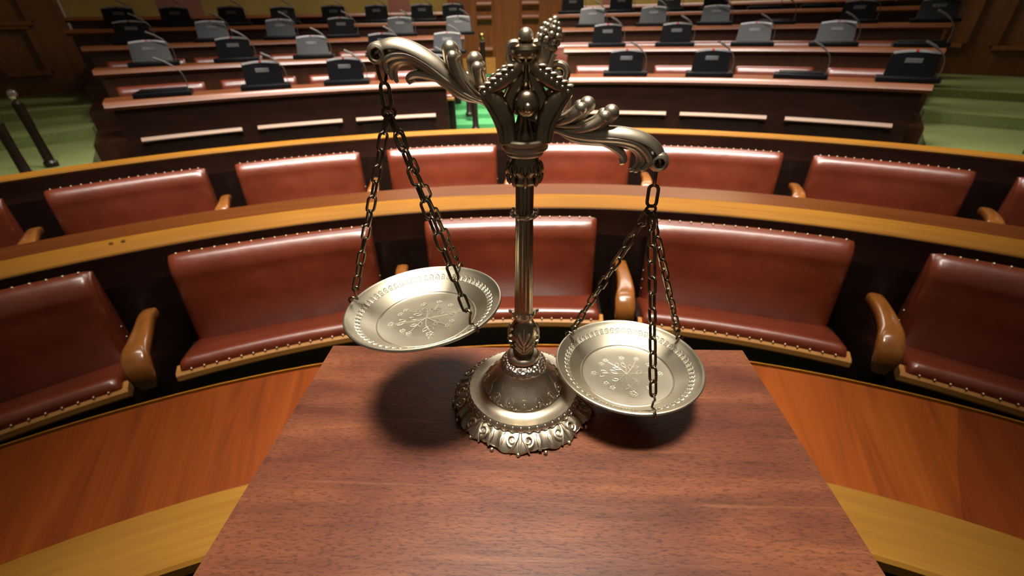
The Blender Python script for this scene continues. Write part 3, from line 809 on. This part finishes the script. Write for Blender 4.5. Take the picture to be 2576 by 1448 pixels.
# --- beam: carried in the yoke, swings down to the right
PIV = Vector((.0038, 0, .359))
BT, BW = R_(20.0), R_(-6.0)
BM = Matrix.Translation(PIV) @ Matrix.Rotation(BW, 4, 'Z') @ Matrix.Rotation(BT, 4, 'Y')
bm = bmesh.new()
HOLE = (.131, -.0066)
for s in (-1, 1):
    # broad upper ribbon ending round the hole
    P = spline([(.0, -.010, .0060), (.022, -.0108, .0062), (.04, -.0098, .0066), (.056, -.0070, .0076), (.070, -.0016, .0086), (.085, .0034, .0094), (.100, .0062, .0096), (.114, .0060, .0094), (.1255, .0018, .0088), (.1325, -.0050, .0078), (.1340, -.0085, .0066)], 7)
    pts = [Vector((s * p[0], 0, p[1])) for p in P]; rings = []
    for i, p in enumerate(pts):
        tv = (pts[min(i + 1, len(pts) - 1)] - pts[max(i - 1, 0)]).normalized(); nn = Vector((-tv.z, 0, tv.x)) * s
        h = P[i][2]
        sec = [(0, .58), (-.35, .50), (-.72, .22), (-1.0, -.12), (-1.04, -.28), (-.92, -.36), (-.5, -.28), (0, -.25), (.5, -.28), (.92, -.36), (1.04, -.28), (1.0, -.12), (.72, .22), (.35, .50)]
        rings.append([p + Vector((0, 1, 0)) * u * h + nn * v * h for u, v in sec])
    loft(bm, rings)
    # middle fluted band
    for yy, dz, q0, ex in ((-.0068, 0, 1.0, 0), (.0068, 0, 1.0, 0), (-.0042, -.0038, .9, -.004), (.0042, -.0038, .9, -.004), (0, -.0056, .9, -.007)):
        P = spline([(.030, -.0125, .0014), (.050, -.0118, .0022), (.070, -.0064, .0030), (.088, -.0008, .0034), (.104, .0012, .0034), (.116 + ex * .5, -.0026, .0034), (.1225 + ex, -.0092, .0031), (.1205 + ex, -.0158, .0026), (.1180 + ex, -.0180, .0016)], 6)
        tube(bm, [(s * p[0], yy, p[1] + dz * min(1, max(0, (p[0] - .03) * 40))) for p in P], [p[2] * q0 for p in P], 10)
    # lower leaf curl
    for yy in (-.0045, 0, .0045):
        P = spline([(.03, -.0135, .0016), (.052, -.0125, .0022), (.074, -.0085, .0028), (.088, -.0092, .0032), (.0975, -.0118, .0032), (.1015, -.0165, .0028), (.0985, -.0195, .0020)], 6)
        tube(bm, [(s * p[0], yy, p[1]) for p in P], [p[2] for p in P], 10)
    # terminal disc with the eye
    c = Vector((s * HOLE[0], 0, HOLE[1]))
    rings = [[c + Vector((r * cos(q), y, r * sin(q))) for q in [2 * pi * w / 28 for w in range(28)]] for r, y in ((.0043, -.0090), (.0055, -.0098), (.0074, -.0088), (.0090, -.0055), (.0094, 0), (.0090, .0055), (.0074, .0088), (.0055, .0098), (.0043, .0090))]
    loft(bm, rings, True, False)
    # two plumes standing on the arm, each of three tongues with a ball tip
    for base in ([(.020, -.009), (.034, -.0075), (.044, .0005), (.049, .0085), (.0515, .0150)], [(.036, -.0105), (.052, -.0075), (.064, .0005), (.0705, .0090), (.0735, .0160)]):
        for yy, r0, k in ((0, .0060, 1.0), (-.0068, .0046, .80), (.0068, .0046, .80)):
            P = spline([(x, yy * min(1, .35 + i * .25), z * (k if z > 0 else 1) - abs(yy) * .15, r0 * q) for i, ((x, z), q) in enumerate(zip(base, (.35, .7, .95, 1.05, 1.1)))], 6)
            P = [(p[0] - abs(yy) * .7, p[1], p[2], p[3]) for p in P]
            tube(bm, [(s * p[0], p[1], p[2]) for p in P], [p[3] for p in P], 12)
            e = P[-1]; ball(bm, (s * e[0], e[1], e[2] + .0005), e[3] * 1.08, 14)
            P2 = spline([(base[0][0] - .006, base[0][1] + .001), (base[1][0] - .008, base[1][1] + .002), (base[2][0] - .0065, base[2][1] + .001), (base[3][0] - .0055, base[3][1] + .0005)], 5)
            tube(bm, [(s * x, yy, z) for x, z in P2], [.0012 + .0012 * i / len(P2) for i in range(len(P2))], 8)
# hub
lathe_pts = [(.0005, -.0145), (.0085, -.014), (.0098, -.006), (.0098, .006), (.0085, .014), (.0005, .0145)]
rings = [[Vector((r * cos(q), y, r * sin(q))) for q in [2 * pi * w / 24 for w in range(24)]] for r, y in lathe_pts]
loft(bm, rings)
bmesh.ops.transform(bm, matrix=BM, verts=bm.verts)
beam = sp('beam', bm, M['pewter'], lean=False)
# upright finial and scrolls on the beam
bm = bmesh.new()
P = spline([(.0, .008, .0055), (.001, .020, .0072), (.0015, .031, .0086), (.0015, .044, .0080), (.0015, .054, .0070), (.0015, .062, .0045), (.0015, .0650, .0015)], 5)
tube(bm, [(p[0], .005, p[1]) for p in P], [p[2] for p in P], 14)
for lv, (z, r, n) in enumerate(((.0455, .0072, 8), (.0500, .0084, 9), (.0545, .0080, 9), (.0588, .0062, 7), (.0622, .0036, 5))):
    for i in range(n):
        a = 2 * pi * (i + .5 * (lv % 2)) / n
        ball(bm, (.0015 + r * cos(a), .005 + r * sin(a), z), .0028, 8)
ball(bm, (.0015, .005, .0645), .0034, 10)
for s in (-1, 1):
    P = spline([(0, .012, .0024), (s * .006, .02, .0026), (s * .0085, .031, .0026), (s * .0088, .038, .0022), (s * .009, .0425, .0028)], 5)
    tube(bm, [(p[0] + .001, .001, p[1]) for p in P], [p[2] for p in P], 8)
bmesh.ops.transform(bm, matrix=BM, verts=bm.verts)
sp('grape_finial', bm, M['pewter'], beam, lean=False)
bm = bmesh.new()
for s in (-1, 1):
    sc = [(.004, .012), (.009, .019)] + [(.0195 + .0088 * (1 - .55 * i / 22) * cos(2.6 - i * .30), .0285 + .0088 * (1 - .55 * i / 22) * sin(2.6 - i * .30)) for i in range(23)]
    tube(bm, [(s * x, .010, z) for x, z in sc], [.0030] * len(sc), 10, flat=1.5)
    ball(bm, (s * .0195, .008, .0285), .0030, 10)
bmesh.ops.transform(bm, matrix=BM, verts=bm.verts)
sp('beam_scroll', bm, M['pewter'], beam, lean=False)

# --- pans, chains, hooks
PR = .0890
def make_pan(name_label, centre, tx, ty, hook_angs, hang, turn):
    ex = Vector((1, 0, tx)).normalized(); ey = Vector((0, 1, ty)).normalized(); ez = ex.cross(ey)
    MT = Matrix(((ex.x, ey.x, ez.x, centre[0]), (ex.y, ey.y, ez.y, centre[1]), (ex.z, ey.z, ez.z, centre[2]), (0, 0, 0, 1)))
    bm = bmesh.new()
    lathe(bm, [(.0005, -.0205), (.030, -.0205), (.0545, -.0205), (.0560, -.0198), (.0570, -.0186), (.0580, -.0190), (.066, -.0140), (.075, -.0075), (.0815, -.0028), (.0848, -.0006), (.0858, .0006),
               (.0872, .0014), (.0888, .0010), (.0896, -.0006), (.0886, -.0022), (.0855, -.0032), (.076, -.0096), (.062, -.0190), (.0555, -.0222), (.0005, -.0222)], 96)
    bmesh.ops.transform(bm, matrix=MT, verts=bm.verts)
    pan = sp('pan', bm, M['pan'], lean=False); pan['label'] = name_label
    bm = bmesh.new()                                             # arches round the wall
    def wall(r, a): return Vector((r * cos(a), r * sin(a), -.0140 + (r - .066) * (.0112 / .0155) + .0003))
    n = 62
    for i in range(n):
        a = 2 * pi * i / n; h = pi / n * .86
        tube(bm, [wall(.0720 + .0062 * q, a + h * w) for q, w in ((0, -1), (.5, -.95), (.85, -.6), (1, 0), (.85, .6), (.5, .95), (0, 1))], .0006, 5, up=Vector((-cos(a), -sin(a), 1.4)))
        tube(bm, [wall(.0722 + .0036 * q, a + h * .5 * w) for q, w in ((0, -1), (.6, -.8), (1, 0), (.6, .8), (0, 1))], .00045, 4, up=Vector((-cos(a), -sin(a), 1.4)))
        ball(bm, wall(.0728, a), .0008, 6)
    bmesh.ops.transform(bm, matrix=MT, verts=bm.verts)
    sp('embossed_border', bm, M['panrelief'], pan, lean=False)
    bm = bmesh.new()                                             # flowering sprays on the floor
    def P2(x, y): return Vector((x * cos(turn) - y * sin(turn), x * sin(turn) + y * cos(turn), -.0203))
    def line(pts, w=.00045): 
        q = spline(pts, 4); tube(bm, [P2(*p) for p in q], w, 5, up=Vector((0, 0, 1)))
    def flower(x, y, r=.0032):
        for i in range(5):
            a = 2 * pi * i / 5; line([(x + r * .7 * cos(a) + r * .45 * cos(q), y + r * .7 * sin(a) + r * .45 * sin(q)) for q in (0, 1.3, 2.6, 3.9, 5.2, 6.28)], .0004)
    def leaf(x, y, a, l=.010):
        c, s = cos(a), sin(a)
        for w in (-1, 1): line([(x + c * l * t - s * w * .0022 * sin(pi * t), y + s * l * t + c * w * .0022 * sin(pi * t)) for t in (0, .3, .65, 1)], .0004)
    line([(-.038, .0), (-.02, -.001), (0, 0), (.02, .0008), (.036, .003)], .0006)
    for a in (.9, 2.2, 3.9, 5.3):
        line([(0, 0), (.012 * cos(a), .012 * sin(a)), (.030 * cos(a + .12), .030 * sin(a + .12))])
        flower(.034 * cos(a + .14), .034 * sin(a + .14)); leaf(.010 * cos(a), .010 * sin(a), a + .6); leaf(.016 * cos(a), .016 * sin(a), a - .6, .008)
    for x in (-1, 1):
        flower(x * .041, .001 * x, .0036); flower(x * .030, .017); flower(x * .028, -.019)
        leaf(x * .024, .001, .5 if x > 0 else pi - .5, .009); leaf(x * .026, -.001, -.5 if x > 0 else pi + .5, .009); leaf(x * .012, 0, .7 if x > 0 else pi - .7)
    line([(0, 0), (-.002, -.015), (.002, -.030)]); flower(.002, -.036, .0045); leaf(0, -.02, -2.2); leaf(0, -.02, -.9); leaf(0, .012, 1.9); flower(-.002, .030, .0035); line([(0, 0), (.001, .015), (-.002, .026)])
    bmesh.ops.transform(bm, matrix=MT, verts=bm.verts)
    sp('engraved_spray', bm, M['panrelief'], pan, lean=False)
    # hanger: links from the beam eye down to a ring
    drop = (centre + Vector((0, 0, 0)) - hang); drop.normalize()
    ring_p = hang + Vector((drop.x * .3, drop.y * .3, -1)).normalized() * .050
    return pan, MT, ring_p
def link_mesh(L, W, r):
    bm = bmesh.new(); P = []
    hl = (L - W) / 2 - r * 0
    hw = W / 2 - r; hl = L / 2 - r - hw
    for i in range(9):
        q = -pi / 2 + pi * i / 8; P.append((0 + hw * sin(q) * -1, 0, hl + hw * cos(q)))
    for i in range(9):
        q = pi / 2 + pi * i / 8; P.append((-hw * sin(q), 0, -hl + hw * cos(q)))
    tube(bm, P, r, 8, True, up=Vector((0, 1, 0)))
    bmesh.ops.scale(bm, verts=bm.verts, vec=(K,) * 3); bmesh.ops.recalc_face_normals(bm, faces=bm.faces)
    me = bpy.data.meshes.new('chain_link'); bm.to_mesh(me); bm.free(); smooth(me, 60); me.materials.append(M['chainm']); return me
LINK = link_mesh(.0205, .0108, .00150)
LINK2 = link_mesh(.0245, .0120, .0017)
def frame(d, roll):
    z = d.normalized(); x = Vector((0, 1, 0)).cross(z)
    if x.length < .01: x = Vector((1, 0, 0))
    x.normalize(); y = z.cross(x)
    m = Matrix(((x.x, y.x, z.x), (x.y, y.y, z.y), (x.z, y.z, z.z))).to_4x4()
    return m @ Matrix.Rotation(roll, 4, 'Z')
def put_link(me, c, d, roll, parent, name='chain_link'):
    o = bpy.data.objects.new(name, me); COL.objects.link(o); o.parent = parent
    o.matrix_local = Matrix.Translation(c * K) @ frame(d, roll); return o
def hang_pan(lab, centre, tx, ty, angs, eye, turn):
    pan, MT, ring_p = make_pan(lab, centre, tx, ty, angs, eye, turn)
    # hanger: wire hook through the eye, one long link, gathering ring
    d = (ring_p - eye)
    bm = bmesh.new()
    a0 = eye + Vector((0, 0, .0012)); dd = d.normalized()
    side = Vector((0, 1, 0))
    pts = []
    for q in range(20):
        w = 2 * pi * q / 20
        c = eye + dd * .0105
        pts.append(c + dd * -.0125 * cos(w) + (side * .0062 + Vector((.002, 0, 0))) * sin(w))
    tube(bm, pts, .0015, 8, True, up=Vector((1, 0, 0)))
    h = sp('hanger_hook', bm, M['chainm'], lean=False)
    put_link(LINK2, eye + dd * .0335, dd, R_(20), h, 'hanger_link')
    bm = bmesh.new(); rc = eye + dd * .0478
    tube(bm, [rc + Vector((.0055 * cos(w), .002 * cos(w), .0055 * sin(w) * .8)) for w in [2 * pi * q / 18 for q in range(18)]], .0014, 8, True, up=Vector((0, 1, 0)))
    sp('gathering_ring', bm, M['chainm'], h, lean=False)
    for a in angs:
        ra = R_(a); out = Vector((cos(ra), sin(ra), 0))
        rim = MT @ Vector((.0866 * cos(ra), .0866 * sin(ra), .0016))
        top = rc + out * .002 - Vector((0, 0, .003))
        v = top - rim; u = v.normalized()
        # S-hook from the rim
        eo = (MT.to_3x3() @ out); ez = MT.to_3x3() @ Vector((0, 0, 1))
        S = spline([rim + eo * .0045 - ez * .0035, rim + eo * .0055 + ez * .0015, rim + eo * .0005 + ez * .0045, rim - eo * .0055 + ez * .002, rim - eo * .0052 + ez * .007, rim + u * .0135 + eo * .001, rim + u * .0180 + eo * .0045, rim + u * .0205 + eo * .0012, rim + u * .0190 - eo * .003, rim + u * .0155 - eo * .0035], 5)
        bm = bmesh.new(); tube(bm, S, .00125, 8, up=ez.cross(eo))
        ch = sp('chain', bm, M['chainm'], lean=False)
        L0 = .0205 + .0072; L1 = v.length + .001 - .0085
        n = max(2, round((L1 - L0) / .0165)); 
        for i in range(n + 1):
            t_ = L0 + (L1 - L0) * i / n
            sagv = Vector((random.uniform(-.0004, .0004), random.uniform(-.0004, .0004), 0))
            put_link(LINK, rim + u * t_ + sagv, u, R_(35 + 90 * (i % 2) + random.uniform(-12, 12)), ch)
eyeL = BM @ Vector((-HOLE[0], 0, HOLE[1])); eyeR = BM @ Vector((HOLE[0], 0, HOLE[1]))
hang_pan('raised left pan', Vector((-.1013 - BX, .420 - BY, .1465)), .07, -.03, (170, -44, 66), eyeL, R_(12))
hang_pan('lowered right pan', Vector((.1425 - BX, .416 - BY, .0560)), .005, -.02, (140, -86, 28), eyeR, R_(-4))

# ================================================================== CAMERA
cam = bpy.data.cameras.new('camera'); co = bpy.data.objects.new('camera', cam); COL.objects.link(co)
cam.sensor_width = 36; cam.lens = 1104 / 2576 * 36; cam.clip_start = .02
co.matrix_world = Matrix.Translation((0, 0, 1.436)) @ Matrix.Rotation(R_(90 - 31.4), 4, 'X') @ Matrix.Rotation(R_(-1.2), 4, 'Z')
cam.dof.use_dof = True; cam.dof.focus_distance = .37; cam.dof.aperture_fstop = 8.0
SC.camera = co

# ================================================================== LIGHT
def area(name, loc, sx, sy, power, color, rot=(0, 0, 0), spread=180):
    l = bpy.data.lights.new(name, 'AREA'); l.shape = 'RECTANGLE'; l.size = sx; l.size_y = sy; l.energy = power; l.color = color; l.spread = R_(spread)
    o = bpy.data.objects.new(name, l); COL.objects.link(o); o.location = loc; o.rotation_euler = rot; return o
def spot(name, loc, aim, size, power, color, rad):
    l = bpy.data.lights.new(name, 'SPOT'); l.energy = power; l.color = color; l.spot_size = R_(size); l.spot_blend = 1; l.shadow_soft_size = rad
    o = bpy.data.objects.new(name, l); COL.objects.link(o); o.location = loc
    o.rotation_euler = (Vector(aim) - Vector(loc)).to_track_quat('-Z', 'Y').to_euler(); return o
area('ceiling_strip', (0, 1.7, 5.0), 4.6, .3, 150, (1, .93, .84), (R_(27), 0, 0), spread=80)
area('ceiling_light', (0, 4.3, 5.1), 5.5, 1.0, 190, (1, .95, .90), (R_(6), 0, 0), spread=86)
area('ceiling_light_rear', (1.3, 9.0, 5.15), 8.0, 2.6, 400, (1, .92, .82), (R_(-18), 0, 0), spread=160)
area('added_pool_light', (0, .5, 4.3), 1.1, 1.0, 8.6, (1, .91, .77), spread=21)  # added lamp over the box; its narrow pool imitates a vignette
spot('vignette_spot_seats', (0, .9, 5.0), (0, 2.35, .7), 56, 1050, (1, .90, .74), .3)  # added spot, no known fixture; its cone leaves the outer seats darker
spot('added_spot_rear', (0, 5.2, 5.1), (0, 7.4, .9), 80, 1300, (1, .90, .74), .4)  # added spot, no known fixture; brightens the middle of the tiers
w = bpy.data.worlds.new('world'); SC.world = w; w.use_nodes = True
w.node_tree.nodes['Background'].inputs[0].default_value = (.9, .75, .6, 1); w.node_tree.nodes['Background'].inputs[1].default_value = .075

vs = SC.view_settings
vs.view_transform = 'Standard'; vs.look = 'None'; vs.exposure = 0; vs.gamma = 1; vs.use_curve_mapping = False
